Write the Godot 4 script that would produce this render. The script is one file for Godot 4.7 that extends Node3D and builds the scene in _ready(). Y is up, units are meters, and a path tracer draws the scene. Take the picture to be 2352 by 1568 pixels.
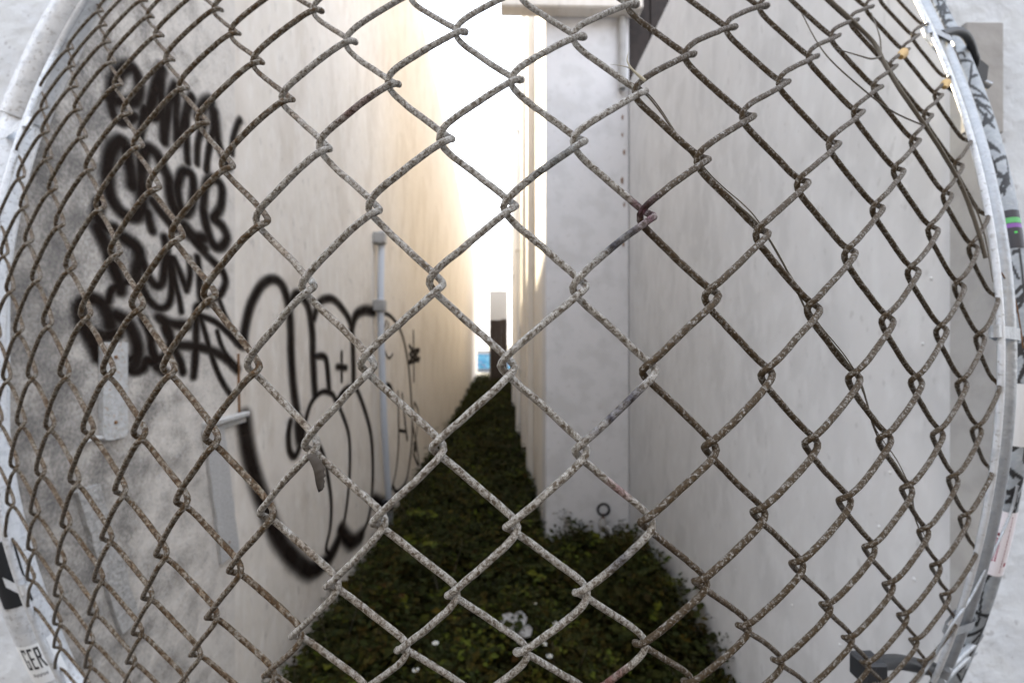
extends Node3D
# A narrow alley between two painted walls, seen through a bulging chain-link gate.

const EYE := 1.75                 # eye height
const FPX := 1100.0               # focal length in picture units (picture is 2352 x 1568 of them)
const LEFT_X := -1.0            # graffiti wall face
const RIGHT_X := 1.015            # near right wall face
const PIER_D := 3.8               # distance of the pier's front face
const GUM := [[9.38, -6.38], [11.3, -6.3]]
const BLDG_X := 0.346             # alley face of the right-hand building
var cam: Camera3D
var rng := RandomNumberGenerator.new()
var noise := FastNoiseLite.new()
var mats := {}
var taken := {}

func _ready() -> void:
	rng.seed = 7
	noise.seed = 3
	noise.frequency = 1.0
	camera_and_light()
	materials()
	setting()
	opposite()
	left_wall()
	right_side()
	far_end()
	gate()
	posts()
	plants_on_gate()
	weeds()
	litter()

# ---------------------------------------------------------------- camera, sky, sun
func camera_and_light() -> void:
	cam = Camera3D.new()
	cam.name = "camera"
	cam.position = Vector3(0, EYE, 0)
	cam.rotation.y = -atan(23.0 / FPX)
	cam.fov = rad_to_deg(2.0 * atan(784.0 / FPX))
	cam.near = 0.02
	cam.far = 600.0
	var at := CameraAttributesPhysical.new()
	at.frustum_focal_length = 12.0 * FPX / 784.0
	at.exposure_aperture = 9.0
	at.frustum_focus_distance = 0.27
	cam.attributes = at
	add_child(cam)
	var sky_material := ProceduralSkyMaterial.new()
	sky_material.sky_top_color = Color(0.84, 0.88, 0.95)
	sky_material.sky_horizon_color = Color(0.99, 0.975, 0.955)
	sky_material.sky_curve = 0.18
	sky_material.ground_bottom_color = Color(0.5, 0.49, 0.47)
	sky_material.ground_horizon_color = Color(0.95, 0.93, 0.9)
	sky_material.sky_energy_multiplier = 1.0
	sky_material.sun_angle_max = 0.0
	var sky := Sky.new()
	sky.sky_material = sky_material
	var e := Environment.new()
	e.background_mode = Environment.BG_SKY
	e.sky = sky
	e.tonemap_mode = Environment.TONE_MAPPER_LINEAR
	e.tonemap_exposure = 4.7
	e.sdfgi_enabled = true
	e.ssao_enabled = true
	e.ssil_enabled = true
	var w := WorldEnvironment.new()
	w.environment = e
	add_child(w)
	var sun := DirectionalLight3D.new()
	sun.name = "sun"
	sun.light_energy = 1.5
	sun.light_angular_distance = 0.5
	sun.light_color = Color(1.0, 0.93, 0.8)
	sun.shadow_enabled = true
	add_child(sun)
	sun.look_at_from_position(Vector3.ZERO, Vector3(1.0, -2.2, 5.0), Vector3.UP)

# ---------------------------------------------------------------- bookkeeping
func numbered(called: String) -> String:
	var k: int = taken.get(called, 0)
	taken[called] = k + 1
	return called if k == 0 else "%s_%03d" % [called, k]

func thing(called: String, label: String, category: String, at := Vector3.ZERO, group := "") -> Node3D:
	var o := Node3D.new()
	o.name = numbered(called)
	o.position = at
	add_child(o)
	tag(o, label, category, group)
	return o

func tag(o: Node, label: String, category: String, group := "") -> void:
	o.set_meta("label", label)
	o.set_meta("category", category)
	if group:
		o.set_meta("group", group)

func part(called: String, m: Mesh, mat: Material, parent: Node3D, at := Vector3.ZERO) -> MeshInstance3D:
	var o := MeshInstance3D.new()
	o.name = called if parent != self else numbered(called)
	o.mesh = m
	o.material_override = mat
	parent.add_child(o, true)
	o.position = at - (parent.position if parent != self and parent.get_parent() == self else Vector3.ZERO)
	return o

func structure(called: String, m: Mesh, mat: Material, at := Vector3.ZERO) -> MeshInstance3D:
	var o := part(called, m, mat, self, at)
	o.set_meta("kind", "structure")
	return o

# ---------------------------------------------------------------- rays and the sheet of the gate
func ray(px: float, py: float) -> Vector3:
	return cam.basis * Vector3((px - 1176.0) / FPX, -(py - 784.0) / FPX, -1.0)

func on_x(px: float, py: float, x: float) -> Vector3:
	var d := ray(px, py)
	return cam.position + d * (x / d.x)

func on_depth(px: float, py: float, depth: float) -> Vector3:
	var d := ray(px, py)
	return cam.position + d * (-depth / d.z)

func on_ground(px: float, py: float, y := 0.0) -> Vector3:
	var d := ray(px, py)
	return cam.position + d * ((y - EYE) / d.y)

# The gate's mesh bulges out of its frame like a shallow barrel: u counts half diamonds across, v half diamonds down.
func sheet0(u: float, v: float) -> Vector3:
	var x := -0.1802 + 0.1723 * u + 0.001 * v
	var y := -0.2706 + 0.0002 * u + 0.1994 * v
	var z := 1.0 + 0.027 * u + 0.0149 * v
	var r := maxf(sqrt(x * x + y * y), 1e-6)
	var th := atan2(r, z)
	var q := 992.53 * (th + 0.0022 * th * th * th) / r
	var reach := 0.24 * pow(sqrt(x * x + y * y + z * z), 1.35)
	return cam.position + ray(1339.0 + q * x, 911.5 + q * y).normalized() * reach

func sheet(u: float, v: float, n := 0.0) -> Vector3:
	var p := sheet0(u, v)
	if n == 0.0:
		return p
	var a := sheet0(u + 0.05, v) - p
	var b := sheet0(u, v + 0.05) - p
	var k := a.cross(b).normalized()
	if k.dot(cam.position - p) < 0.0:
		k = -k
	return p + k * n

# ---------------------------------------------------------------- mesh helpers
func tube(path: PackedVector3Array, radius, sides := 8, colors := PackedColorArray(), lump := 0.0) -> ArrayMesh:
	var n := path.size()
	var vs := PackedVector3Array(); var ns := PackedVector3Array(); var uv := PackedVector2Array(); var cs := PackedColorArray(); var ix := PackedInt32Array()
	var t := (path[1] - path[0]).normalized()
	var side := t.cross(Vector3(0.31, 0.2, 0.93)).normalized()
	var length := 0.0
	for i in n:
		if i > 0:
			length += path[i].distance_to(path[i - 1])
		var t2 := (path[mini(i + 1, n - 1)] - path[maxi(i - 1, 0)]).normalized()
		side = (side - t2 * side.dot(t2)).normalized()
		var up := t2.cross(side)
		var r: float = radius[i] if radius is PackedFloat32Array else radius
		for k in sides + 1:
			var a := TAU * k / sides
			var d := side * cos(a) + up * sin(a)
			var rr := r
			if lump > 0.0:
				rr *= 1.0 + lump * noise.get_noise_3dv((path[i] + d * r) * 260.0)
			vs.append(path[i] + d * rr); ns.append(d); uv.append(Vector2(float(k) / sides, length))
			if colors.size() == n:
				cs.append(colors[i])
		if i > 0:
			var b := i * (sides + 1); var c := b - sides - 1
			for k in sides:
				ix.append_array([c + k, b + k, c + k + 1, c + k + 1, b + k, b + k + 1])
	for e in [0, n - 1]:
		var first := vs.size()
		var nn := (path[e] - path[1 if e == 0 else n - 2]).normalized()
		vs.append(path[e]); ns.append(nn); uv.append(Vector2.ZERO)
		if colors.size() == n: cs.append(colors[e])
		for k in sides + 1:
			vs.append(vs[e * (sides + 1) + k]); ns.append(nn); uv.append(Vector2.ZERO)
			if colors.size() == n: cs.append(colors[e])
		for k in sides:
			ix.append_array([first, first + k + 1, first + k + 2] if e == 0 else [first, first + k + 2, first + k + 1])
	var arr := []
	arr.resize(Mesh.ARRAY_MAX)
	arr[Mesh.ARRAY_VERTEX] = vs; arr[Mesh.ARRAY_NORMAL] = ns; arr[Mesh.ARRAY_TEX_UV] = uv; arr[Mesh.ARRAY_INDEX] = ix
	if cs.size() == vs.size():
		arr[Mesh.ARRAY_COLOR] = cs
	var m := ArrayMesh.new()
	m.add_surface_from_arrays(Mesh.PRIMITIVE_TRIANGLES, arr)
	return m

func smooth_path(p: PackedVector3Array, per := 8) -> PackedVector3Array:
	var o := PackedVector3Array()
	for i in p.size() - 1:
		for k in per:
			o.append(p[i].cubic_interpolate(p[i + 1], p[maxi(i - 1, 0)], p[mini(i + 2, p.size() - 1)], float(k) / per))
	o.append(p[-1])
	return o

# one triangle, wound so that its front follows the normal
func tri(st: SurfaceTool, a: Vector3, b: Vector3, c: Vector3, n: Vector3) -> void:
	st.set_normal(n)
	st.add_vertex(a)
	if (b - a).cross(c - a).dot(n) < 0.0:
		st.add_vertex(b); st.add_vertex(c)
	else:
		st.add_vertex(c); st.add_vertex(b)

# a polygon in the plane (origin, ax, ay) pushed out along depth
func prism(poly: PackedVector2Array, origin: Vector3, ax: Vector3, ay: Vector3, depth: Vector3) -> ArrayMesh:
	var st := SurfaceTool.new()
	st.begin(Mesh.PRIMITIVE_TRIANGLES)
	var cut := Geometry2D.triangulate_polygon(poly)
	var f := func(q: Vector2) -> Vector3: return origin + ax * q.x + ay * q.y
	for s in 2:
		for i in range(0, cut.size(), 3):
			tri(st, f.call(poly[cut[i]]) + depth * s, f.call(poly[cut[i + 1]]) + depth * s, f.call(poly[cut[i + 2]]) + depth * s, (-depth if s == 0 else depth).normalized())
	for i in poly.size():
		var a: Vector3 = f.call(poly[i]); var b: Vector3 = f.call(poly[(i + 1) % poly.size()])
		if a.is_equal_approx(b): continue
		var nn := (b - a).cross(depth).normalized()
		var mid := Vector2.ZERO
		var q := (poly[i] + poly[(i + 1) % poly.size()]) / 2.0
		var step := nn * 0.002
		mid = q + Vector2(step.dot(ax), step.dot(ay))
		if Geometry2D.is_point_in_polygon(mid, poly): nn = -nn
		tri(st, a, b, a + depth, nn)
		tri(st, b, b + depth, a + depth, nn)
	return st.commit()

# box with softened edges
func slab(size: Vector3, bevel := 0.004) -> ArrayMesh:
	var st := SurfaceTool.new()
	st.begin(Mesh.PRIMITIVE_TRIANGLES)
	var h := size / 2.0
	bevel = minf(bevel, minf(h.x, minf(h.y, h.z)) * 0.45)
	var add := func(list: Array) -> void:
		var c := Vector3.ZERO
		for q in list: c += q
		var nn: Vector3 = (list[1] - list[0]).cross(list[2] - list[0]).normalized()
		if nn.dot(c) < 0.0: nn = -nn
		for i in range(1, list.size() - 1):
			tri(st, list[0], list[i], list[i + 1], nn)
	var corner := func(s: Vector3, axis: int) -> Vector3:
		var q := Vector3(h.x - bevel, h.y - bevel, h.z - bevel)
		q[axis] = h[axis]
		return q * s
	for ax in 3:
		var b := (ax + 1) % 3; var c := (ax + 2) % 3
		for s in [-1.0, 1.0]:
			var l := []
			for k in [[-1, -1], [1, -1], [1, 1], [-1, 1]]:
				var sg := Vector3.ZERO
				sg[ax] = s; sg[b] = k[0]; sg[c] = k[1]
				l.append(corner.call(sg, ax))
			add.call(l)
	for ax in 3:
		var b := (ax + 1) % 3; var c := (ax + 2) % 3
		for k in [[-1, -1], [1, -1], [1, 1], [-1, 1]]:
			var s0 := Vector3.ZERO; var s1 := Vector3.ZERO
			s0[b] = k[0]; s0[c] = k[1]; s1 = s0
			s0[ax] = -1; s1[ax] = 1
			add.call([corner.call(s0, b), corner.call(s1, b), corner.call(s1, c), corner.call(s0, c)])
	for x in [-1, 1]:
		for y in [-1, 1]:
			for z in [-1, 1]:
				var s := Vector3(x, y, z)
				add.call([corner.call(s, 0), corner.call(s, 1), corner.call(s, 2)])
	return st.commit()

func lathe(profile: Array, sides := 16) -> ArrayMesh:
	var st := SurfaceTool.new()
	st.begin(Mesh.PRIMITIVE_TRIANGLES)
	st.set_smooth_group(0)
	for i in profile.size() - 1:
		for k in sides:
			var c := []
			for q in [[i, k], [i + 1, k], [i + 1, k + 1], [i, k + 1]]:
				var p: Vector2 = profile[q[0]]
				var a: float = TAU * q[1] / sides
				c.append(Vector3(p.x * cos(a), p.y, p.x * sin(a)))
			for j in [0, 1, 2, 0, 2, 3]:
				st.add_vertex(c[j])
	st.generate_normals()
	return st.commit()

# ---------------------------------------------------------------- materials
func lin(r: float, g: float, b: float) -> Color:
	return Color(r, g, b).linear_to_srgb()

# layers: [frequency, colour, low, high, amount]; colours are linear base colours
func mottled(size: int, s: int, base: Color, layers: Array) -> Image:
	var planes := []
	for i in layers.size():
		var f := FastNoiseLite.new()
		f.seed = s + i * 11
		f.frequency = layers[i][0]
		f.fractal_octaves = 4
		f.noise_type = FastNoiseLite.TYPE_SIMPLEX_SMOOTH
		planes.append(f.get_seamless_image(size, size, false, false, 0.15, true).get_data())
	var out := PackedByteArray()
	out.resize(size * size * 3)
	for p in size * size:
		var c := base
		for i in layers.size():
			var l: Array = layers[i]
			var k: float = smoothstep(l[2], l[3], planes[i][p] / 255.0) * l[4]
			c = c.lerp(l[1], k)
		c = c.linear_to_srgb()
		out[p * 3] = int(clampf(c.r, 0, 1) * 255); out[p * 3 + 1] = int(clampf(c.g, 0, 1) * 255); out[p * 3 + 2] = int(clampf(c.b, 0, 1) * 255)
	return Image.create_from_data(size, size, false, Image.FORMAT_RGB8, out)

func bumps(size: int, s: int, freq: float, strength: float) -> ImageTexture:
	var f := FastNoiseLite.new()
	f.seed = s
	f.frequency = freq
	f.fractal_octaves = 5
	var im := f.get_seamless_image(size, size)
	im.convert(Image.FORMAT_RGBA8)
	im.bump_map_to_normal_map(strength)
	return ImageTexture.create_from_image(im)

func surface(key: String, im: Image, metres: float, rough: float, normal: ImageTexture = null, nscale := 1.0, metal := 0.0) -> StandardMaterial3D:
	var m := StandardMaterial3D.new()
	m.albedo_texture = ImageTexture.create_from_image(im)
	m.uv1_triplanar = true
	m.uv1_world_triplanar = true
	m.uv1_scale = Vector3.ONE / metres
	m.uv1_offset = Vector3(0.37, 0.11, 0.71)
	m.roughness = rough
	m.metallic = metal
	if normal:
		m.normal_enabled = true
		m.normal_texture = normal
		m.normal_scale = nscale
	mats[key] = m
	return m

func flat(key: String, c: Color, rough := 0.7, metal := 0.0) -> StandardMaterial3D:
	var m := StandardMaterial3D.new()
	m.albedo_color = c.linear_to_srgb()
	m.roughness = rough
	m.metallic = metal
	mats[key] = m
	return m

func materials() -> void:
	var rough_n := bumps(512, 5, 0.02, 5.0)
	var fine_n := bumps(512, 9, 0.05, 6.0)
	surface("cream", mottled(512, 20, Color(0.64, 0.585, 0.52), [[0.006, Color(0.52, 0.46, 0.39), 0.45, 0.8, 0.55], [0.03, Color(0.7, 0.66, 0.6), 0.5, 0.8, 0.5], [0.045, Color(0.3, 0.27, 0.24), 0.78, 0.86, 0.4]]), 1.6, 0.85, rough_n, 0.2)
	surface("grey_render", mottled(512, 50, Color(0.58, 0.535, 0.48), [[0.012, Color(0.5, 0.46, 0.415), 0.45, 0.75, 0.8], [0.05, Color(0.58, 0.55, 0.51), 0.5, 0.75, 0.6], [0.09, Color(0.18, 0.165, 0.15), 0.72, 0.82, 0.7]]), 0.55, 0.9, rough_n, 0.3)
	surface("grey_paint", mottled(512, 80, Color(0.56, 0.555, 0.55), [[0.007, Color(0.46, 0.455, 0.45), 0.4, 0.8, 0.6], [0.025, Color(0.62, 0.615, 0.61), 0.5, 0.8, 0.5], [0.05, Color(0.3, 0.29, 0.28), 0.8, 0.88, 0.35]]), 1.1, 0.75, rough_n, 0.12)
	mats.cream.uv1_scale = Vector3(0.8, 0.28, 0.8)
	mats.grey_paint.uv1_scale = Vector3(0.9, 0.4, 0.9)
	surface("white_paint", mottled(512, 110, Color(0.54, 0.565, 0.59), [[0.01, Color(0.47, 0.495, 0.52), 0.4, 0.8, 0.6], [0.06, Color(0.3, 0.3, 0.31), 0.76, 0.85, 0.6]]), 0.8, 0.7, rough_n, 0.5)
	surface("jamb_grey", mottled(256, 130, Color(0.34, 0.33, 0.315), [[0.03, Color(0.28, 0.27, 0.26), 0.4, 0.8, 0.7]]), 0.8, 0.9, rough_n, 0.2)
	surface("pier_paint", mottled(512, 140, Color(0.6, 0.59, 0.59), [[0.008, Color(0.5, 0.49, 0.485), 0.4, 0.8, 0.6], [0.04, Color(0.36, 0.34, 0.32), 0.78, 0.88, 0.35]]), 1.2, 0.8, rough_n, 0.12)
	surface("concrete", mottled(512, 160, Color(0.33, 0.325, 0.31), [[0.01, Color(0.24, 0.235, 0.22), 0.4, 0.8, 0.7], [0.08, Color(0.15, 0.145, 0.14), 0.66, 0.8, 0.6]]), 1.5, 0.9, rough_n, 0.5)
	surface("asphalt", mottled(512, 170, Color(0.06, 0.06, 0.062), [[0.02, Color(0.045, 0.045, 0.047), 0.4, 0.8, 0.7], [0.09, Color(0.1, 0.1, 0.1), 0.6, 0.8, 0.6]]), 1.5, 0.9, rough_n, 0.5)
	surface("brick_red", mottled(256, 175, Color(0.12, 0.105, 0.095), [[0.02, Color(0.09, 0.08, 0.072), 0.4, 0.8, 0.7]]), 2.0, 0.9, rough_n, 0.5)
	surface("soil", mottled(512, 180, Color(0.045, 0.035, 0.025), [[0.03, Color(0.02, 0.016, 0.012), 0.4, 0.7, 0.8], [0.07, Color(0.09, 0.075, 0.05), 0.6, 0.8, 0.6]]), 0.7, 0.95, rough_n, 1.0)
	# weathered wire: paint left in flakes over rust
	var rust := Color(0.052, 0.036, 0.021)
	surface("wire_pale", mottled(512, 200, Color(0.36, 0.35, 0.325), [[0.018, Color(0.19, 0.18, 0.155), 0.45, 0.7, 0.8], [0.06, Color(0.42, 0.41, 0.39), 0.52, 0.75, 0.6], [0.022, rust, 0.53, 0.64, 0.92], [0.08, Color(0.07, 0.047, 0.024), 0.58, 0.68, 0.9]]), 0.04, 0.62, fine_n, 0.6)
	surface("wire_rusty", mottled(512, 230, rust, [[0.03, Color(0.13, 0.072, 0.028), 0.5, 0.7, 0.7], [0.02, Color(0.29, 0.275, 0.245), 0.53, 0.65, 0.9], [0.08, Color(0.05, 0.035, 0.02), 0.55, 0.68, 0.92]]), 0.045, 0.68, fine_n, 0.6)
	surface("wire_dark", mottled(512, 260, rust, [[0.03, Color(0.085, 0.056, 0.028), 0.5, 0.75, 0.7], [0.025, Color(0.33, 0.32, 0.30), 0.62, 0.71, 0.88], [0.08, Color(0.035, 0.026, 0.016), 0.5, 0.64, 0.9]]), 0.045, 0.6, fine_n, 0.6)  # darker mix with fewer pale flakes
	for k in ["wire_pale", "wire_rusty", "wire_dark"]:
		mats[k].vertex_color_use_as_albedo = true
		mats[k].metallic_specular = 0.25
	surface("galvanised", mottled(512, 290, Color(0.33, 0.345, 0.36), [[0.02, Color(0.25, 0.265, 0.28), 0.4, 0.7, 0.8], [0.06, Color(0.2, 0.19, 0.17), 0.7, 0.8, 0.7]]), 0.25, 0.42, fine_n, 0.25, 0.35)
	surface("white_tube", mottled(512, 310, Color(0.56, 0.58, 0.6), [[0.02, Color(0.4, 0.42, 0.45), 0.45, 0.75, 0.7], [0.05, Color(0.16, 0.14, 0.12), 0.72, 0.8, 0.8]]), 0.25, 0.38, fine_n, 0.25)
	var pg := surface("post_grey", mottled(512, 330, Color(0.3, 0.325, 0.345), [[0.02, Color(0.22, 0.24, 0.26), 0.4, 0.7, 0.8], [0.05, Color(0.4, 0.42, 0.44), 0.6, 0.8, 0.6]]), 0.25, 0.6, fine_n, 0.3)
	pg.vertex_color_use_as_albedo = true
	surface("steel_plate", mottled(512, 350, Color(0.47, 0.47, 0.465), [[0.02, Color(0.38, 0.375, 0.36), 0.4, 0.7, 0.7], [0.05, Color(0.3, 0.16, 0.05), 0.68, 0.78, 0.7]]), 0.3, 0.6, fine_n, 0.5)
	surface("rough_bead", mottled(256, 370, Color(0.5, 0.49, 0.475), [[0.08, Color(0.3, 0.28, 0.26), 0.5, 0.7, 0.7]]), 0.15, 0.8, fine_n, 2.0)
	surface("strip_grey", mottled(256, 375, Color(0.37, 0.355, 0.335), [[0.05, Color(0.27, 0.26, 0.245), 0.4, 0.7, 0.8], [0.09, Color(0.12, 0.1, 0.08), 0.7, 0.8, 0.7]]), 0.3, 0.85, fine_n, 0.8)
	surface("rust", mottled(256, 380, Color(0.22, 0.1, 0.035), [[0.05, Color(0.08, 0.045, 0.02), 0.4, 0.7, 0.8]]), 0.1, 0.9, fine_n, 1.0)
	surface("dark_timber_and_shade", mottled(512, 390, Color(0.03, 0.021, 0.017), [[0.02, Color(0.018, 0.013, 0.011), 0.4, 0.7, 0.8]]), 0.8, 0.85)  # dark gate boards; above the stucco wall it stands in for deep shade
	surface("far_cream", mottled(256, 400, Color(0.68, 0.64, 0.58), [[0.01, Color(0.58, 0.53, 0.46), 0.45, 0.8, 0.6]]), 2.0, 0.85)
	surface("mural", mottled(256, 410, Color(0.02, 0.2, 0.3), [[0.03, Color(0.03, 0.13, 0.28), 0.4, 0.6, 0.9], [0.05, Color(0.3, 0.6, 0.68), 0.58, 0.7, 0.8], [0.04, Color(0.5, 0.08, 0.1), 0.74, 0.8, 0.7]]), 1.6, 0.6)
	flat("pale_grey", Color(0.5, 0.51, 0.53), 0.6)
	flat("dark_glass", Color(0.02, 0.022, 0.025), 0.1)
	flat("black_plastic", Color(0.015, 0.016, 0.018), 0.5)
	flat("black_paint", Color(0.012, 0.011, 0.011), 0.6)
	flat("conduit", Color(0.5, 0.53, 0.58), 0.4)
	flat("downpipe", Color(0.72, 0.71, 0.69), 0.45)
	flat("dry_stem", Color(0.1, 0.085, 0.065), 0.9)
	flat("straw", Color(0.3, 0.27, 0.2), 0.9)
	flat("dead_leaf", Color(0.07, 0.06, 0.05), 0.9)
	flat("white_plastic", Color(0.6, 0.6, 0.6), 0.4)
	flat("paper", Color(0.3, 0.29, 0.275), 0.9)
	flat("card", Color(0.26, 0.24, 0.21), 0.9)
	flat("petal", Color(0.75, 0.74, 0.68), 0.7)
	flat("yolk", Color(0.6, 0.4, 0.04), 0.8)
	flat("yellow_gum", Color(0.4, 0.26, 0.09), 0.7)
	var leaf := StandardMaterial3D.new()
	leaf.vertex_color_use_as_albedo = true
	leaf.roughness = 0.85
	leaf.metallic_specular = 0.2
	leaf.cull_mode = BaseMaterial3D.CULL_DISABLED
	leaf.backlight_enabled = true
	leaf.backlight = Color(0.12, 0.16, 0.03)
	mats["leaf"] = leaf

# ---------------------------------------------------------------- ground
func setting() -> void:
	var g := PlaneMesh.new()
	g.size = Vector2(500, 500)
	structure("ground", g, mats.asphalt, Vector3(0, -0.008, 0))
	var p := PlaneMesh.new()
	p.size = Vector2(2.2, 21.0)
	structure("alley_soil", p, mats.soil, Vector3(0.0, -0.002, -11.3))

# unseen house added across the lane to shade the gate's outer side
func opposite() -> void:
	var b := thing("added_house", "unseen dull brown house added across the lane for shade", "building", Vector3(0, 0, 6.5))
	part("wall", slab(Vector3(16, 7.6, 3.0), 0.03), mats.brick_red, b, Vector3(0, 3.79, 6.5))
	part("roof", slab(Vector3(16.6, 0.2, 3.6), 0.03), mats.jamb_grey, b, Vector3(0, 7.695, 6.5))
	for k in 5:
		for j in 2:
			var f := part("window", slab(Vector3(1.3, 1.6, 0.1), 0.01), mats.pale_grey, b, Vector3(-6.0 + 3.0 * k, 1.9 + 3.1 * j, 4.96))
			var p := MeshInstance3D.new()
			p.name = "pane"
			p.mesh = slab(Vector3(1.12, 1.42, 0.02), 0.004)
			p.material_override = mats.dark_glass
			f.add_child(p)
			p.position = Vector3(0, 0, -0.055)

func wall_prism(px_poly: Array, x: float, thick: float) -> ArrayMesh:
	# polygon given as (distance along the alley, height above the ground)
	var poly := PackedVector2Array(px_poly)
	return prism(poly, Vector3(x, 0, 0), Vector3(0, 0, -1), Vector3.UP, Vector3(thick, 0, 0))

# ---------------------------------------------------------------- the graffiti wall on the left
func left_wall() -> void:
	var w := thing("graffiti_wall", "long cream alley wall covered in black spray paint graffiti", "wall", Vector3(LEFT_X, 0, -10))
	var joint := 1.81
	var top := [Vector2(19.6, EYE + 2.57), Vector2(16.0, EYE + 3.22), Vector2(12.5, EYE + 3.44), Vector2(9.7, EYE + 3.8), Vector2(5.7, EYE + 4.05)]
	part("plaster_face", wall_prism([Vector2(joint, -0.02), Vector2(19.6, -0.02)] + top.slice(0, 5) + [Vector2(joint, EYE + 4.2)], LEFT_X, -0.2), mats.cream, w)
	part("weathered_face", wall_prism([Vector2(0.96, -0.02), Vector2(joint - 0.001, -0.02), Vector2(joint - 0.001, EYE + 4.2), Vector2(0.96, EYE + 4.2)], LEFT_X + 0.002, -0.2), mats.grey_render, w)
	# rust-stained edge bead at the joint between the two renders
	var a := on_x(546, 812, LEFT_X); var b := on_x(548, 962, LEFT_X)
	part("joint_bead", tube(PackedVector3Array([a, (a + b) / 2.0 + Vector3(0.001, 0, 0.001), b]), 0.006, 6), mats.rust, w)
	for s in graffiti_sheets():
		var o := part(s[0], s[1], s[2], w)
		o.set_meta("label", s[3])
	var gr := grime_sheet()
	part("grime", gr[0], gr[1], w)
	# fixings welded and bolted to the near end
	var h := thing("hinge_plate", "pale grey steel strap with rounded foot bolted over the black tag", "hinge", on_x(252, 900, LEFT_X))
	var c0 := on_x(224, 786, LEFT_X); var c1 := on_x(281, 1008, LEFT_X)
	var wd := absf(c1.z - c0.z); var ht := on_x(252, 786, LEFT_X).y - on_x(252, 1008, LEFT_X).y
	var poly := PackedVector2Array([Vector2(-wd / 2, ht / 2), Vector2(-wd / 2, -ht / 2 + 0.02), Vector2(-wd / 2 + 0.006, -ht / 2 + 0.005), Vector2(-wd / 2 + 0.02, -ht / 2), Vector2(wd / 2 - 0.012, -ht / 2), Vector2(wd / 2 - 0.004, -ht / 2 + 0.004), Vector2(wd / 2, -ht / 2 + 0.012), Vector2(wd / 2, ht / 2)])
	part("strap", prism(poly, on_x(252, 897, LEFT_X) + Vector3(0.003, 0, 0), Vector3(0, 0, -1), Vector3.UP, Vector3(0.012, 0, 0)), mats.steel_plate, h)
	var p0 := on_x(182, 1016, LEFT_X) + Vector3(0.009, 0, 0)
	part("pin", tube(PackedVector3Array([p0, p0 + Vector3(0, 0.004, -0.03), on_x(238, 1004, LEFT_X) + Vector3(0.009, 0, 0)]), 0.006, 8), mats.steel_plate, h)
	for k in 2:
		part("bolt", lathe([Vector2(0, 0.004), Vector2(0.004, 0.003), Vector2(0.005, 0)], 8), mats.rust, h, on_x(250, 820 + 150 * k, LEFT_X) + Vector3(0.016, 0, 0)).rotation.z = -PI / 2
	strip("cover_strip", "lumpy painted vertical strip below the rusty wall joint", 483, 985, 522, 1278, 42, mats.rough_bead)
	var ledge := thing("wall_bracket", "small pale ledge bracket above the lumpy painted strip", "bracket", on_x(515, 962, LEFT_X))
	part("plate", slab(Vector3(0.026, 0.018, 0.26), 0.003), mats.steel_plate, ledge, on_x(515, 962, LEFT_X) + Vector3(0.011, 0, 0))
	part("lip", slab(Vector3(0.009, 0.03, 0.26), 0.002), mats.steel_plate, ledge, on_x(515, 968, LEFT_X) + Vector3(0.005, -0.008, 0))
	strip("cover_strip", "long grey flat bar low on the weathered wall end", 190, 1120, 290, 1440, 48, mats.strip_grey)
	# conduit
	var cp := thing("conduit_pipe", "pale blue grey conduit pipe clipped upright to the graffiti wall", "pipe", on_x(870, 850, LEFT_X))
	var path := smooth_path(PackedVector3Array([on_x(862, 532, LEFT_X), on_x(859, 700, LEFT_X), on_x(863, 850, LEFT_X), on_x(869, 1000, LEFT_X), on_x(879, 1155, LEFT_X)]), 6)
	for i in path.size(): path[i].x = LEFT_X + 0.05
	part("pipe", tube(path, 0.027, 12), mats.conduit, cp)
	var low := PackedVector3Array([path[-1] + Vector3(0, 0.01, 0), path[-1] + Vector3(0, -0.1, -0.01), Vector3(LEFT_X + 0.05, 0.0, path[-1].z - 0.04)])
	part("lower_pipe", tube(low, 0.031, 12), mats.galvanised, cp)
	for y in [548, 702, 1157]:
		var q := on_x(860 if y < 1000 else 879, y, LEFT_X)
		part("clip", slab(Vector3(0.09, 0.09, 0.08), 0.008), mats.jamb_grey if y < 1000 else mats.black_paint, cp, Vector3(LEFT_X + 0.046, q.y, q.z + 0.018))

func strip(called: String, label: String, x0: float, y0: float, x1: float, y1: float, wpx: float, m: Material) -> void:
	var a := on_x(x0, y0, LEFT_X); var b := on_x(x1, y1, LEFT_X)
	var w := absf(on_x((x0 + x1) / 2 + wpx / 2, 784, LEFT_X).z - on_x((x0 + x1) / 2 - wpx / 2, 784, LEFT_X).z)
	var t := thing(called, label, "strip", (a + b) / 2)
	var poly := PackedVector2Array()
	var n := 14
	for k in n + 1:
		var p := a.lerp(b, float(k) / n)
		poly.append(Vector2(-p.z - w / 2 + rng.randf_range(-1, 1) * 0.003, p.y))
	for k in n + 1:
		var p := b.lerp(a, float(k) / n)
		poly.append(Vector2(-p.z + w / 2 + rng.randf_range(-1, 1) * 0.003, p.y))
	part("bar", prism(poly, Vector3(LEFT_X + 0.003, 0, 0), Vector3(0, 0, -1), Vector3.UP, Vector3(0.011, 0, 0)), m, t)
	for k in 2:
		var p := a.lerp(b, 0.12 + 0.76 * k) + Vector3(0.014, 0, 0)
		part("screw", lathe([Vector2(0, 0.003), Vector2(0.003, 0.0025), Vector2(0.004, 0)], 8), mats.rust, t, p).rotation.z = -PI / 2

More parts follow.
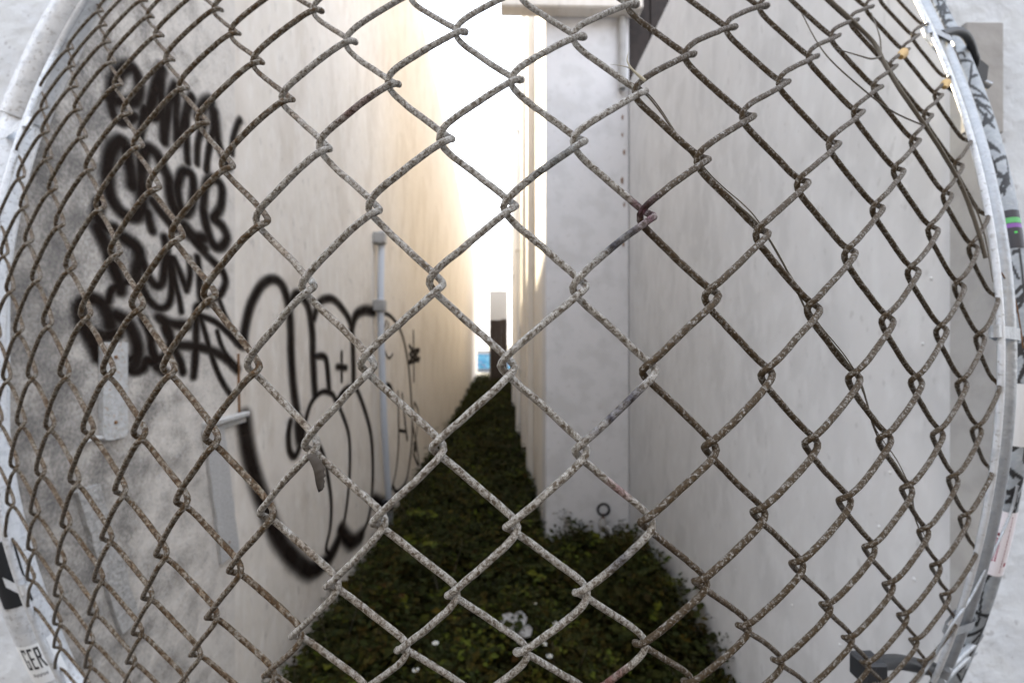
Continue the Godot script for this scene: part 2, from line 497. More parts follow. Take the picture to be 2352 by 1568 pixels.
# blotches of grey dirt, thick near the gate and thinning out in separate specks along the wall
func grime_sheet() -> Array:
	var w := 512; var h := 1024
	var coarse := FastNoiseLite.new(); coarse.seed = 61; coarse.frequency = 0.012; coarse.fractal_octaves = 5
	var fine := FastNoiseLite.new(); fine.seed = 62; fine.frequency = 0.09; fine.fractal_octaves = 3
	var bytes := PackedByteArray()
	bytes.resize(w * h * 4)
	for y in h:
		for x in w:
			var cover := 0.45 - 0.7 * x / float(w)
			var v := coarse.get_noise_2d(x, y * 2.1) * 0.45 + fine.get_noise_2d(x * 1.6, y * 3.2) * 0.28 + cover
			var at := (y * w + x) * 4
			bytes[at] = 104; bytes[at + 1] = 101; bytes[at + 2] = 98
			bytes[at + 3] = int(smoothstep(-0.3, 0.9, v) * 205)
	var m := StandardMaterial3D.new()
	m.albedo_texture = ImageTexture.create_from_image(Image.create_from_data(w, h, false, Image.FORMAT_RGBA8, bytes))
	m.transparency = BaseMaterial3D.TRANSPARENCY_ALPHA
	m.roughness = 0.95
	var st := SurfaceTool.new()
	st.begin(Mesh.PRIMITIVE_TRIANGLES)
	st.set_normal(Vector3.RIGHT)
	for k in [[0, 0], [1, 0], [1, 1], [0, 0], [1, 1], [0, 1]]:
		st.set_uv(Vector2(k[0], k[1]))
		st.add_vertex(Vector3(LEFT_X + 0.0027, lerpf(EYE + 1.6, 0.1, k[1]), -lerpf(0.965, 1.75, k[0])))
	return [st.commit(), m]

# spray strokes: [points in a zoomed frame, radius, strength]
func stroke_lists() -> Array:
	var one := [
		[[310,390],[330,250],[400,130],[480,110],[530,200],[530,320],[480,390],[300,370],40], [[310,400],[330,500],[380,550],[440,540],[500,500],30],
		[[540,680],[560,560],[580,440],30], [[600,490],[660,510],[720,480],34], [[620,470],[650,330],[690,200],[720,120],38], [[720,130],[710,300],[720,500],[735,710],30],
		[[735,700],[760,500],[790,350],[830,260],34], [[830,260],[830,450],[840,705],32], [[840,700],[890,560],[930,420],[960,350],34], [[920,450],[915,700],[925,870],26],
		[[1010,520],[1050,420],[1110,380],40], [[1000,880],[1010,700],[1060,560],25], [[1110,390],[1140,560],[1190,780],[1250,900],34], [[1075,940],[1090,800],[1130,600],25], [[1130,460],[1150,640],48],
		[[1280,800],[1290,680],[1330,560],[1350,530],23],
		[[480,1060],[470,950],[440,800],[400,700],[340,730],[290,850],[280,1000],[310,1150],[380,1260],[460,1310],[520,1300],[560,1200],42],
		[[560,1250],[555,1050],[560,850],[600,760],[670,800],[720,900],42], [[600,1270],[620,1350],[640,1420],30], [[720,900],[770,1000],[780,1100],[800,1200],[850,1300],40], [[640,1180],[740,1310],[820,1410],30],
		[[900,940],[960,980],[970,1120],[950,1240],[900,1290],[860,1200],[840,1080],[870,970],[900,940],34],
		[[1050,1250],[1060,1100],[1090,1020],[1150,1010],[1200,1080],[1190,1230],[1130,1320],34], [[1130,1320],[1200,1380],[1240,1480],[1190,1550],[1130,1530],[1080,1400],[1050,1250],36], [[900,1380],[980,1470],[1060,1480],42], [[210,1200],[200,1300],[240,1380],[330,1400],40]]
	var two := [
		[[330,0],[400,150],[450,300],[520,450],[530,540],44], [[420,630],[450,530],[530,480],[640,440],28], [[560,90],[650,150],[690,250],[660,380],[690,480],46],
		[[900,80],[920,200],[900,350],[880,470],[830,490],[770,420],[720,300],[690,180],32], [[700,480],[760,600],[850,680],[930,660],[960,560],[960,420],[940,250],28],
		[[960,250],[990,450],[1030,620],[1045,710],22], [[980,260],[1050,420],[1090,530],25], [[1090,530],[1120,400],[1110,260],25], [[1180,250],[1200,420],[1210,600],[1260,650],28],
		[[1140,100],[1230,200],[1330,300],[1400,380],[1420,470],[1370,570],[1300,600],30], [[1060,20],[1150,90],[1240,180],42],
		[[340,1100],[290,960],[220,850],[180,740],[190,650],[280,600],[370,640],[420,740],[440,830],46], [[240,880],[380,920],[500,900],45], [[490,740],[560,780],[620,860],[660,960],[670,1080],[640,1180],48], [[560,1190],[650,1220],[720,1190],[740,1120],[800,1140],[860,1110],34], [[560,1080],[600,1120],[640,1090],24],
		[[720,780],[780,900],[800,1050],[860,1120],[950,1000],[930,850],[850,760],34], [[860,760],[950,810],[1100,830],38], [[900,850],[960,980],[1030,1120],[1060,1225],30], [[840,1180],[920,1240],32],
		[[960,1000],[1130,1000],[1260,1030],[1400,1090],[1520,1200],34], [[1150,1260],[1165,1080],[1170,900],[1170,700],[1190,660],30], [[1200,740],[1250,900],[1300,1080],[1380,1280],[1480,1440],22], [[1220,750],[1340,800],[1450,900],[1520,980],24], [[1350,880],[1380,980],[1430,1080],[1520,1180],19], [[1370,620],[1410,720],[1470,850],[1540,1000],19]]
	var three := [
		[[75,430],[80,350],[110,230],[160,140],[215,110],[260,140],[290,230],[300,350],[303,480],[315,640],[330,740],19], [[300,230],[325,180],[360,200],[390,260],[405,380],[408,500],[418,660],18],
		[[410,300],[440,220],[500,205],[555,260],[590,330],[600,450],[602,600],16], [[590,370],[610,290],[650,260],[700,265],20], [[720,280],[770,280],[820,340],[850,430],[870,560],[880,700],[885,850],[870,1000],[850,1090],[810,1130],[790,1100],8],
		[[420,480],[460,480],[475,520],[485,640],14], [[545,460],[545,600],8], [[525,530],[565,535],13],
		[[370,790],[400,700],[450,650],[500,660],[520,690],[560,640],[610,630],[650,720],[685,850],[695,1000],[690,1150],[670,1270],[630,1340],[580,1360],[555,1330],11],
		[[520,690],[550,760],[580,860],[585,1000],[575,1150],[555,1290],9], [[325,740],[350,790],[360,850],[340,920],[320,960],[295,930],[290,850],[300,790],14], [[338,800],[345,880],26],
		[[75,770],[90,900],[120,1030],[170,1180],[230,1330],[300,1430],[380,1500],[440,1490],[490,1440],[530,1360],31], [[425,880],[460,960],[480,1060],[495,1180],[490,1300],[470,1400],[490,1430],9], [[540,1310],[590,1370],[640,1340],28],
		[[700,1170],[740,1190],[770,1170],24], [[770,1170],[800,1060],[815,950],[820,800],[815,650],6], [[740,620],[775,620],[790,660],10], [[835,660],[850,800],[860,880],7], [[820,835],[850,840],6],
		[[890,360],[892,600],7], [[870,430],[915,500],[872,470],[918,450],[868,510],[920,490],8], [[760,310],[745,370],[765,350],[770,320],5], [[750,450],[770,490],[790,470],5],
		[[895,700],[915,760],[900,880],[890,940],[895,960],[915,1000],[905,900],[885,800],[895,700],5], [[895,900],[900,930],11]]
	var r := []
	for l in [[one, 163.3, 122.5, 0.2866], [two, 130.7, 522.7, 0.2708], [three, 522.7, 588.0, 0.479]]:
		var o := []
		for s in l[0]:
			var pts := PackedVector2Array()
			for i in s.size() - 1:
				pts.append(Vector2(l[1] + l[3] * s[i][0], l[2] + l[3] * s[i][1]))
			o.append([pts, s[-1] * l[3], 1.0])
		r.append(o)
	return r

func graffiti_sheets() -> Array:
	var s := stroke_lists()
	return [
		spray_sheet("graffiti_tag", s[0] + s[1], 1.05, 1.90, EYE - 0.36, EYE + 1.0, 900, 1500, 1.4, LEFT_X + 0.0035, "dense black spray tag of four scrawled lines"),
		spray_sheet("graffiti_throw_up", s[2], 1.77, 7.6, EYE - 1.5, EYE + 0.84, 2048, 900, 1.7, LEFT_X + 0.0025, "large black outline bubble lettering sprayed on cream plaster")]

func spray_sheet(called: String, strokes: Array, d0: float, d1: float, y0: float, y1: float, w: int, h: int, stretch: float, x: float, label: String) -> Array:
	var a := PackedFloat32Array()
	a.resize(w * h)
	for s in strokes:
		var pts: PackedVector2Array = s[0]
		var q := PackedVector2Array(); var rad := PackedFloat32Array()
		var sm := PackedVector2Array()
		for i in pts.size() - 1:
			for k in 4:
				sm.append(pts[i].cubic_interpolate(pts[i + 1], pts[maxi(i - 1, 0)], pts[mini(i + 2, pts.size() - 1)], k / 4.0))
		sm.append(pts[-1])
		for p in sm:
			var o := on_x(p.x, p.y, LEFT_X)
			q.append(Vector2(-o.z, o.y))
			rad.append(s[1] * 1.15 * -o.z / FPX)
		for i in q.size() - 1:
			var r: float = maxf(rad[i], rad[i + 1])
			var reach := r * 1.8
			var ix0 := int(floor((minf(q[i].x, q[i + 1].x) - reach * stretch - d0) / (d1 - d0) * w)); var ix1 := int(ceil((maxf(q[i].x, q[i + 1].x) + reach * stretch - d0) / (d1 - d0) * w))
			var iy0 := int(floor((y1 - maxf(q[i].y, q[i + 1].y) - reach) / (y1 - y0) * h)); var iy1 := int(ceil((y1 - minf(q[i].y, q[i + 1].y) + reach) / (y1 - y0) * h))
			var p0 := Vector2(q[i].x / stretch, q[i].y); var seg := Vector2(q[i + 1].x / stretch, q[i + 1].y) - p0
			var ll := maxf(seg.length_squared(), 1e-9)
			for iy in range(maxi(iy0, 0), mini(iy1, h)):
				var py := y1 - (iy + 0.5) / h * (y1 - y0)
				for ix in range(maxi(ix0, 0), mini(ix1, w)):
					var v := Vector2((d0 + (ix + 0.5) / w * (d1 - d0)) / stretch, py) - p0
					var t := clampf(v.dot(seg) / ll, 0, 1)
					var d := (v - seg * t).length() / r
					if d < 1.8:
						var k := 1.0 - smoothstep(0.3, 1.75, d)
						var at := iy * w + ix
						if k > a[at]: a[at] = k
	var bytes := PackedByteArray()
	bytes.resize(w * h * 4)
	for i in w * h:
		bytes[i * 4] = 30; bytes[i * 4 + 1] = 23; bytes[i * 4 + 2] = 19
		var v := a[i]
		if v > 0.02 and v < 0.98:
			v = clampf(v + rng.randf_range(-0.10, 0.10) * v, 0, 1)
		bytes[i * 4 + 3] = mini(255, int(v * (240.0 + 26.0 * noise.get_noise_2d((i % w) * 0.012, (i / w) * 0.012)))) if v > 0.0 else 0
	var m := StandardMaterial3D.new()
	m.albedo_texture = ImageTexture.create_from_image(Image.create_from_data(w, h, false, Image.FORMAT_RGBA8, bytes))
	m.transparency = BaseMaterial3D.TRANSPARENCY_ALPHA
	m.roughness = 0.85
	m.metallic_specular = 0.15
	var st := SurfaceTool.new()
	st.begin(Mesh.PRIMITIVE_TRIANGLES)
	st.set_normal(Vector3.RIGHT)
	for k in [[0, 0], [1, 0], [1, 1], [0, 0], [1, 1], [0, 1]]:
		st.set_uv(Vector2(k[0], k[1]))
		st.add_vertex(Vector3(x, lerpf(y1, y0, k[1]), -lerpf(d0, d1, k[0])))
	return [called, st.commit(), m, label]

# ---------------------------------------------------------------- the right-hand side
func right_side() -> void:
	var rw := thing("stucco_wall", "smooth pale grey painted wall with flat top, below dark soffit shade boards", "wall", Vector3(RIGHT_X, 0, -2.3))
	part("face", wall_prism([Vector2(0.9, -0.02), Vector2(PIER_D - 0.002, -0.02), Vector2(PIER_D - 0.002, EYE + 2.06), Vector2(0.9, EYE + 2.08)], RIGHT_X, 0.12), mats.grey_paint, rw)
	for q in [[1965, 640], [2120, 790], [2140, 640], [2035, 1020], [2045, 1085], [1690, 1310], [2100, 1330], [1930, 1480], [1820, 1390], [2020, 1210]]:
		var p := on_x(q[0], q[1], RIGHT_X)
		var o := part("paint_blister", lathe([Vector2(0, 0.003), Vector2(0.003, 0.0024), Vector2(0.0055, 0)], 8), mats.grey_paint, rw, p)
		o.rotation.z = PI / 2
	part("jamb", slab(Vector3(0.03, 3.7, 0.17), 0.004), mats.jamb_grey, rw, Vector3(RIGHT_X - 0.016, 1.85, -0.95))
	# dark boards behind the wall; their colour paints a soffit's deep shade
	var cl := thing("soffit_shade_boards", "very dark brown boards standing in for a soffit in deep shade", "wall", Vector3(1.7, 0, -3.93))
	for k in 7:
		part("board", slab(Vector3(0.235, 6.6, 0.03), 0.004), mats.dark_timber_and_shade, cl, Vector3(1.1 + 0.24 * k, 3.3, -3.93 + 0.005 * (k % 2)))
	# pier at the narrowing of the alley
	var x1 := on_depth(1440, 784, PIER_D).x
	var pr := thing("wall_pier", "pale blue grey rendered pier with a dark slot beside it", "pier", Vector3((BLDG_X + x1) / 2, 0, -PIER_D))
	var pw := RIGHT_X - BLDG_X - 0.001
	part("shaft", slab(Vector3(pw, 4.7, 0.3), 0.008), mats.pier_paint, pr, Vector3(BLDG_X + pw / 2.0, 2.34, -PIER_D - 0.15))
	part("pipe", tube(PackedVector3Array([Vector3(x1 - 0.045, EYE + 2.0, -PIER_D + 0.03), Vector3(x1 - 0.045, EYE + 2.56, -PIER_D + 0.03)]), 0.03, 10), mats.jamb_grey, pr)
	for y in [235, 270, 310, 350, 415, 470, 560]:
		var p := on_depth(1432 + rng.randf_range(-3, 3), y, PIER_D)
		part("rust_chip", crumple(0.012 + rng.randf() * 0.008, y), mats.rust, pr, p + Vector3(0, 0, 0.001)).scale = Vector3(0.5, 2.2, 0.3)
	var bm := thing("eaves_beam", "cream beam crossing on top of the pier below open sky", "beam", Vector3(0.5, EYE + 2.58, -3.74))
	part("beam", slab(Vector3(1.1, 1.4, 0.13), 0.012), mats.cream, bm, Vector3(0.54, EYE + 2.57 + 0.7, -3.73))
	part("capping", slab(Vector3(1.16, 0.07, 0.2), 0.008), mats.cream, bm, Vector3(0.54, EYE + 4.007, -3.73))
	# building beyond the pier
	var b := thing("alley_building", "sunlit cream building side beyond the pier with white downpipes", "building", Vector3(2.0, 0, -11))
	part("wall", wall_prism([Vector2(PIER_D + 0.303, -0.02), Vector2(17.6, -0.02), Vector2(17.6, EYE + 5.0), Vector2(PIER_D + 0.303, EYE + 5.0)], BLDG_X + 0.006, 4.0), mats.far_cream, b)
	part("roof", slab(Vector3(4.3, 0.16, 13.8), 0.012), mats.jamb_grey, b, Vector3(BLDG_X + 2.1, EYE + 5.083, -10.9))
	for d in [5.5, 7.0, 9.6]:
		var pp := part("pilaster", slab(Vector3(0.07, EYE + 4.9, 0.33), 0.008), mats.far_cream, b, Vector3(BLDG_X - 0.025, (EYE + 4.9) / 2, -d))
		pp.set_meta("label", "shallow cream pilaster")
	for d in [8.1, 11.2]:
		var dp := thing("downpipe", "white downpipe on the sunlit building, the one closer to the pier" if d < 9.0 else "white downpipe on the sunlit building, the one closer to the far gate", "pipe", Vector3(BLDG_X - 0.05, 0, -d), "white downpipes")
		part("pipe", tube(PackedVector3Array([Vector3(BLDG_X - 0.065, 0.0, -d), Vector3(BLDG_X - 0.065, 2, -d), Vector3(BLDG_X - 0.065, EYE + 4.9, -d)]), 0.05, 12), mats.downpipe, dp)
		for y in [1.3, 3.3, 5.3]:
			part("clip", slab(Vector3(0.13, 0.04, 0.13), 0.005), mats.downpipe, dp, Vector3(BLDG_X - 0.06, y, -d))
	var lp := thing("wall_lamp", "small wall lamp on a bracket near the far building corner", "lamp", on_x(1176, 390, BLDG_X))
	var lpos := on_x(1178, 392, BLDG_X)
	part("bracket", tube(PackedVector3Array([lpos, lpos + Vector3(-0.06, 0.03, 0), lpos + Vector3(-0.12, 0.03, 0)]), 0.012, 8), mats.pale_grey, lp)
	part("shade", lathe([Vector2(0.0, 0.06), Vector2(0.03, 0.05), Vector2(0.08, 0.0), Vector2(0.075, 0.0), Vector2(0.0, 0.02)], 12), mats.pale_grey, lp, lpos + Vector3(-0.12, -0.03, 0))

# ---------------------------------------------------------------- what closes the view
func far_end() -> void:
	var t := thing("steel_gate", "tall narrow gate leaf at alley end, dark below and pale grey above", "gate", Vector3(-0.1, 0, -16.7))
	var l := on_depth(1126, 735, 16.7); var r := on_depth(1164, 735, 16.7); var top := on_depth(1145, 667, 16.7)
	var wd := r.x - l.x
	var mid := (l.x + r.x) / 2
	for k in 3:
		part("dark_board", slab(Vector3(wd / 3 - 0.0005, l.y + (0.03 if k == 2 else 0.0), 0.03), 0.004), mats.dark_timber_and_shade, t, Vector3(l.x + wd * (k + 0.5) / 3, (l.y + (0.03 if k == 2 else 0.0)) / 2, -16.7))
	part("upper_panel", slab(Vector3(wd, top.y - l.y + 0.1, 0.02), 0.004), mats.pale_grey, t, Vector3(mid, (top.y + l.y - 0.1) / 2, -16.73))
	for s in [-1, 1]:
		part("post", slab(Vector3(0.03, top.y, 0.03), 0.004), mats.pale_grey if s > 0 else mats.jamb_grey, t, Vector3(mid + s * (wd / 2 + 0.016), top.y / 2, -16.74))
	var b := thing("mural_building", "low pale building across the far street with blue mural panel", "building", Vector3(-2, 0, -30))
	part("wall", slab(Vector3(9.0, 1.1, 1.0), 0.02), mats.pale_grey, b, Vector3(-1.0, 0.55, -30.6))
	part("roof", slab(Vector3(9.2, 0.08, 1.3), 0.02), mats.jamb_grey, b, Vector3(-1.0, 1.145, -30.6))
	part("mural", slab(Vector3(6.0, 0.92, 0.04), 0.005), mats.mural, b, Vector3(-1.2, 0.5, -30.07))

# ---------------------------------------------------------------- the gate
func gate() -> void:
	var g := thing("chain_link_gate", "rusty white painted chain link gate bulging across the alley mouth", "gate", Vector3(0, 0, -0.35))
	var half := 0.00205
	var ext := 0.09
	for s in range(-16, 12):
		var path := PackedVector3Array(); var cols := PackedColorArray(); var rad := PackedFloat32Array()
		var v0 := -13 if posmod(s, 2) == 0 else -12
		var per := 22 if absi(s) < 9 else 14
		var legs := 22
		for k in (legs + 1) * per + 1:
			var phi := float(k) / per
			var v := v0 + phi
			var t := 0.5 - asin(0.988 * cos(PI * phi)) / (2.0 * asin(0.988))
			var sn := sin(PI * phi)
			var n := -0.0048 * sn / sqrt(sn * sn + 0.10)
			var wob := Vector2(noise.get_noise_2d(s * 3.1 + 0.4, v * 0.7), noise.get_noise_2d(v * 0.7, s * 2.7 + 9.0)) * 0.035
			var u := s - ext + t * (1.0 + 2.0 * ext) + wob.x
			path.append(sheet(u, v + wob.y, n))
			rad.append(half)
			# leftover spray and tar on a few stretches
			var c := Color(1, 1, 1)
			for z in [[1.55, -0.5, 0.62, Color(0.14, 0.14, 0.18)], [1.95, -1.0, 0.45, Color(0.3, 0.12, 0.18)], [1.5, 1.5, 0.62, Color(0.18, 0.18, 0.26)], [1.6, 3.4, 0.4, Color(0.22, 0.22, 0.28)], [1.5, 5.6, 0.5, Color(0.45, 0.22, 0.2)], [1.55, 2.55, 0.26, Color(0.75, 0.5, 0.54)], [0.6, -1.6, 0.55, Color(0.3, 0.33, 0.36)], [-2.5, -2.5, 0.55, Color(0.5, 0.36, 0.36)]]:
				var dd: float = Vector2(u - z[0], v - z[1]).length() + 0.12 * noise.get_noise_2d(u * 5.0, v * 5.0)
				c = c.lerp(z[3], (1.0 - smoothstep(z[2] * 0.25, z[2] * 1.1, dd)) * clampf(0.75 + 0.9 * noise.get_noise_2d(u * 14.0, v * 14.0), 0, 1))
			if n < 0.0 and s < -1:
				c = c.lerp(Color(0.62, 0.45, 0.28), clampf(-n / 0.005, 0, 1) * clampf(0.45 + 0.9 * noise.get_noise_2d(u * 3.0 + 40.0, v * 2.2), 0, 1) * clampf((-1.0 - s) / 4.0, 0, 1))
			cols.append(c)
		var m: Material = mats.wire_pale
		if s < -4: m = mats.wire_rusty
		elif s > 1: m = mats.wire_dark  # strands right of centre take the darker mix
		part("wire", tube(path, rad, 10 if absi(s) < 9 else 8, cols, 0.05), m, g)
	# tension bar threaded through the last diamonds, and the tube it is strapped to
	var bar := PackedVector3Array(); var tube_path := PackedVector3Array()
	for k in 61:
		var v := -13.5 + 24.0 * k / 60.0
		bar.append(sheet(12.03, v, 0.004))
		tube_path.append(sheet(12.85, v, -0.0005))
	bar.append(Vector3(bar[-1].x, 0.03, bar[-1].z))
	tube_path.append(Vector3(tube_path[-1].x, 0.0, tube_path[-1].z))
	part("tension_bar", tube(bar, 0.0034, 8), mats.white_tube, g)
	part("frame_tube", tube(tube_path, 0.0085, 16), mats.galvanised, g)
	for v in [-8.6, -0.15, 7.35]:
		part("tension_band", band(12.0, 12.87, v, 0.28), mats.galvanised, g)
	# the other end hooks over a bar on the left-hand post
	var bl := PackedVector3Array()
	for k in 61:
		bl.append(sheet(-16.08, -13.5 + 24.0 * k / 60.0, 0.003))
	bl = in_front(bl, 0.9)
	bl.append(Vector3(bl[-1].x, 0.03, bl[-1].z))
	part("tension_bar", tube(bl, 0.005, 8), mats.white_tube, g)
	for v in [-5.9, 6.4]:
		part("tension_band", band(-16.0, -17.6, v, 0.3), mats.white_tube, g)

# a strap lying round the bar and the tube
func band(u0: float, u1: float, v: float, wide: float) -> ArrayMesh:
	var st := SurfaceTool.new()
	st.begin(Mesh.PRIMITIVE_TRIANGLES)
	st.set_smooth_group(-1)
	var prof := []
	for k in 9:
		var a := PI * k / 8.0
		prof.append([u0 - signf(u1 - u0) * 0.14 * sin(a), 0.0055 * cos(a)])
	var back := []
	for k in 9:
		var a := PI * k / 8.0
		back.append([u1 + signf(u1 - u0) * 0.36 * sin(a), -0.0005 - 0.0105 * cos(a)])
	var ring := prof + back
	for i in ring.size():
		var p: Array = ring[i]; var q: Array = ring[(i + 1) % ring.size()]
		var c := [sheet(p[0], v - wide / 2, p[1] + 1e-5), sheet(q[0], v - wide / 2, q[1] + 1e-5), sheet(q[0], v + wide / 2, q[1] + 1e-5), sheet(p[0], v + wide / 2, p[1] + 1e-5)]
		for j in [0, 1, 2, 0, 2, 3]:
			st.add_vertex(c[j])
	st.generate_normals()
	return st.commit()

# keeps a run of post in front of the wall it stands against
func in_front(path: PackedVector3Array, depth: float) -> PackedVector3Array:
	for i in path.size():
		var d := path[i] - cam.position
		if -d.z > depth:
			path[i] = cam.position + d * (depth / -d.z)
	return path

# ---------------------------------------------------------------- posts and the walls they stand against
func posts() -> void:
	# left post
	var lp := PackedVector3Array()
	for k in 81:
		lp.append(sheet(-17.6, -16.0 + 27.0 * k / 80.0, -0.008))
	lp = in_front(lp, 0.92)
	lp.append(Vector3(lp[-1].x, 0.0, lp[-1].z))
	var t := thing("gate_post", "white painted gate post carrying a lettered sticker", "post", lp[-1])
	part("tube", tube(lp, 0.029, 18), mats.white_tube, t)
	var sleeve := PackedVector3Array()
	for k in 21:
		sleeve.append(sheet(-17.6, -15.9 + 9.3 * k / 20.0, -0.008))
	sleeve = in_front(sleeve, 0.92)
	part("sleeve", tube(sleeve, 0.033, 18), mats.white_tube, t)
	var tape := sticker(-17.6, 5.2, 7.1, 0.0298, -0.95, 0.35, -0.008)
	part("tape", tape, mats.black_plastic, t)
	var lab := part("sticker", sticker(-17.6, 8.3, 9.6, 0.0302, -1.26, 0.54, -0.008), letter_material(), t)
	lab.set_meta("label", "white sticker printed GER in black")
	# right post: grey, scribbled on
	var rp := PackedVector3Array()
	for k in 181:
		rp.append(sheet(14.3, -14.0 + 25.0 * k / 180.0, -0.004))
	var foot := Vector3(rp[-1].x, 0.0, rp[-1].z)
	var r := thing("gate_post", "grey gate post scribbled with black marker and stickers", "post", foot)
	part("tube", scribbled_tube(rp, 0.0115, 28), mats.post_grey, r)
	part("footing", tube(PackedVector3Array([rp[-1] + Vector3(0, 0.004, 0), foot.lerp(rp[-1], 0.5), foot]), 0.0112, 14), mats.galvanised, r)
	var s1 := part("sticker", sticker(14.3, -3.55, -2.5, 0.0120, -1.7, 1.2, -0.004), band_material(), r)
	s1.set_meta("label", "black sticker with green and purple stripes")
	var s2 := part("sticker", sticker(14.3, 1.0, 2.6, 0.0120, -1.3, 1.4, -0.004), mats.white_plastic, r)
	s2.set_meta("label", "blank white sticker")
	var s3 := part("sticker", sticker(14.3, 4.35, 6.2, 0.0120, -0.9, 1.5, -0.004), print_material(), r)
	s3.set_meta("label", "white sticker with fine red print")
	# clamp holding the post to the wall
	var cpos := sheet(14.9, -8.6, -0.02)
	var c := thing("pipe_clamp", "black clamp block holding the scribbled post to the wall", "clamp", cpos)
	var hexa := PackedVector2Array()
	for k in 6:
		hexa.append(Vector2(cos(TAU * k / 6 + 0.4), sin(TAU * k / 6 + 0.4)) * 0.024)
	part("block", prism(hexa, cpos + Vector3(0.012, 0.004, -0.02), Vector3.RIGHT, Vector3.UP, Vector3(0, 0, 0.035)), mats.black_plastic, c)
	var arm := PackedVector3Array()
	for k in 9:
		arm.append(sheet(12.6 + 2.2 * k / 8.0, -8.75 - 0.35 * sin(PI * k / 8.0), 0.004 + 0.012 * sin(PI * k / 8.0)))
	arm.append(cpos + Vector3(0.012, 0.0, 0.0))
	part("arm", tube(smooth_path(arm, 3), 0.006, 8), mats.black_plastic, c)
	part("backplate", slab(Vector3(0.07, 0.2, 0.012), 0.002), mats.jamb_grey, c, Vector3(cpos.x + 0.075, cpos.y + 0.02, -0.852))
	part("bolt", tube(PackedVector3Array([cpos + Vector3(0.02, -0.004, 0.004), cpos + Vector3(0.045, -0.016, 0.006)]), 0.006, 6), mats.galvanised, c)
	# latch low on the frame
	var lpos := sheet(12.9, 9.2, 0.0)
	var la := thing("gate_latch", "steel fork latch with black drop bar at the foot of the frame tube", "latch", lpos)
	var fork := PackedVector3Array([sheet(12.7, 8.9, 0.004), sheet(13.6, 8.7, 0.003), sheet(14.3, 8.55, 0.003), sheet(14.5, 8.25, 0.003)])
	part("fork", tube(smooth_path(fork, 5), 0.0045, 8), mats.galvanised, la)
	var fork2 := PackedVector3Array([sheet(12.7, 9.35, 0.004), sheet(13.6, 9.15, 0.003), sheet(14.6, 8.95, 0.003)])
	part("fork", tube(smooth_path(fork2, 5), 0.0045, 8), mats.galvanised, la)
	part("bolt", tube(PackedVector3Array([sheet(14.1, 9.2, 0.001), sheet(14.1, 9.2, 0.008)]), 0.008, 10), mats.galvanised, la)
	var bar := PackedVector3Array([sheet(9.9, 8.55, -0.03), sheet(11.2, 8.75, -0.025), sheet(12.6, 9.1, -0.006)])
	part("drop_bar", tube(smooth_path(bar, 5), 0.0095, 8), mats.black_plastic, la)
	part("block", slab(Vector3(0.03, 0.03, 0.03), 0.003), mats.black_plastic, la, sheet(10.0, 8.7, -0.03))
	# walls on either side of the opening, their edges following the posts
	face_wall(-17.8, -1, 0.96, "white gate wall behind the white painted post")
	face_wall(14.7, 1, 0.86, "white gate wall behind the scribbled grey post")

func face_wall(u: float, side: int, depth: float, label: String) -> void:
	var edge := []
	for k in 33:
		var d := sheet(u, -10.5 + 21.0 * k / 32.0, -0.01) - cam.position
		var p := cam.position + d * (-depth / d.z)
		edge.append(Vector2(maxf(p.x, LEFT_X + 0.004) if side < 0 else minf(p.x, RIGHT_X), p.y))
	var poly := PackedVector2Array()
	poly.append(Vector2(edge[0].x, 4.5))
	for q in edge: 
		if q.y > 0.0 and q.y < 4.5: poly.append(q)
	poly.append(Vector2(poly[-1].x, -0.02))
	poly.append(Vector2(side * 3.0, -0.02))
	poly.append(Vector2(side * 3.0, 4.5))
	var t := thing("gate_wall", label, "wall", Vector3(side * 1.5, 0, -depth))
	part("face", prism(poly, Vector3(0, 0, -depth), Vector3.RIGHT, Vector3.UP, Vector3(0, 0, -0.03)), mats.white_paint, t)
	for k in 6 if side < 0 else 0:
		var q := on_depth(45 + 16 * k, 1470 + 26 * k, depth)
		part("paint_chip", slab(Vector3(0.004, 0.018, 0.004), 0.0015), mats.white_plastic, t, q)

func post_frame(path: PackedVector3Array, i: int) -> Array:
	var t := (path[mini(i + 1, path.size() - 1)] - path[maxi(i - 1, 0)]).normalized()
	var f := cam.position - path[i]
	f = (f - t * f.dot(t)).normalized()
	return [f, t.cross(f)]

func sticker(u: float, v0: float, v1: float, r: float, a0: float, a1: float, n: float) -> ArrayMesh:
	var path := PackedVector3Array()
	for k in 13:
		path.append(sheet(u, lerpf(v0, v1, k / 12.0), n))
	var st := SurfaceTool.new()
	st.begin(Mesh.PRIMITIVE_TRIANGLES)
	for i in 12:
		for k in 12:
			for q in [[0, 0], [0, 1], [1, 1], [0, 0], [1, 1], [1, 0]]:
				var fr := post_frame(path, i + q[0])
				var a: float = lerpf(a0, a1, (k + q[1]) / 12.0)
				var d: Vector3 = fr[0] * cos(a) - fr[1] * sin(a)
				st.set_normal(d)
				st.set_uv(Vector2((k + q[1]) / 12.0, (i + q[0]) / 12.0))
				st.add_vertex(path[i + q[0]] + d * r)
	return st.commit()

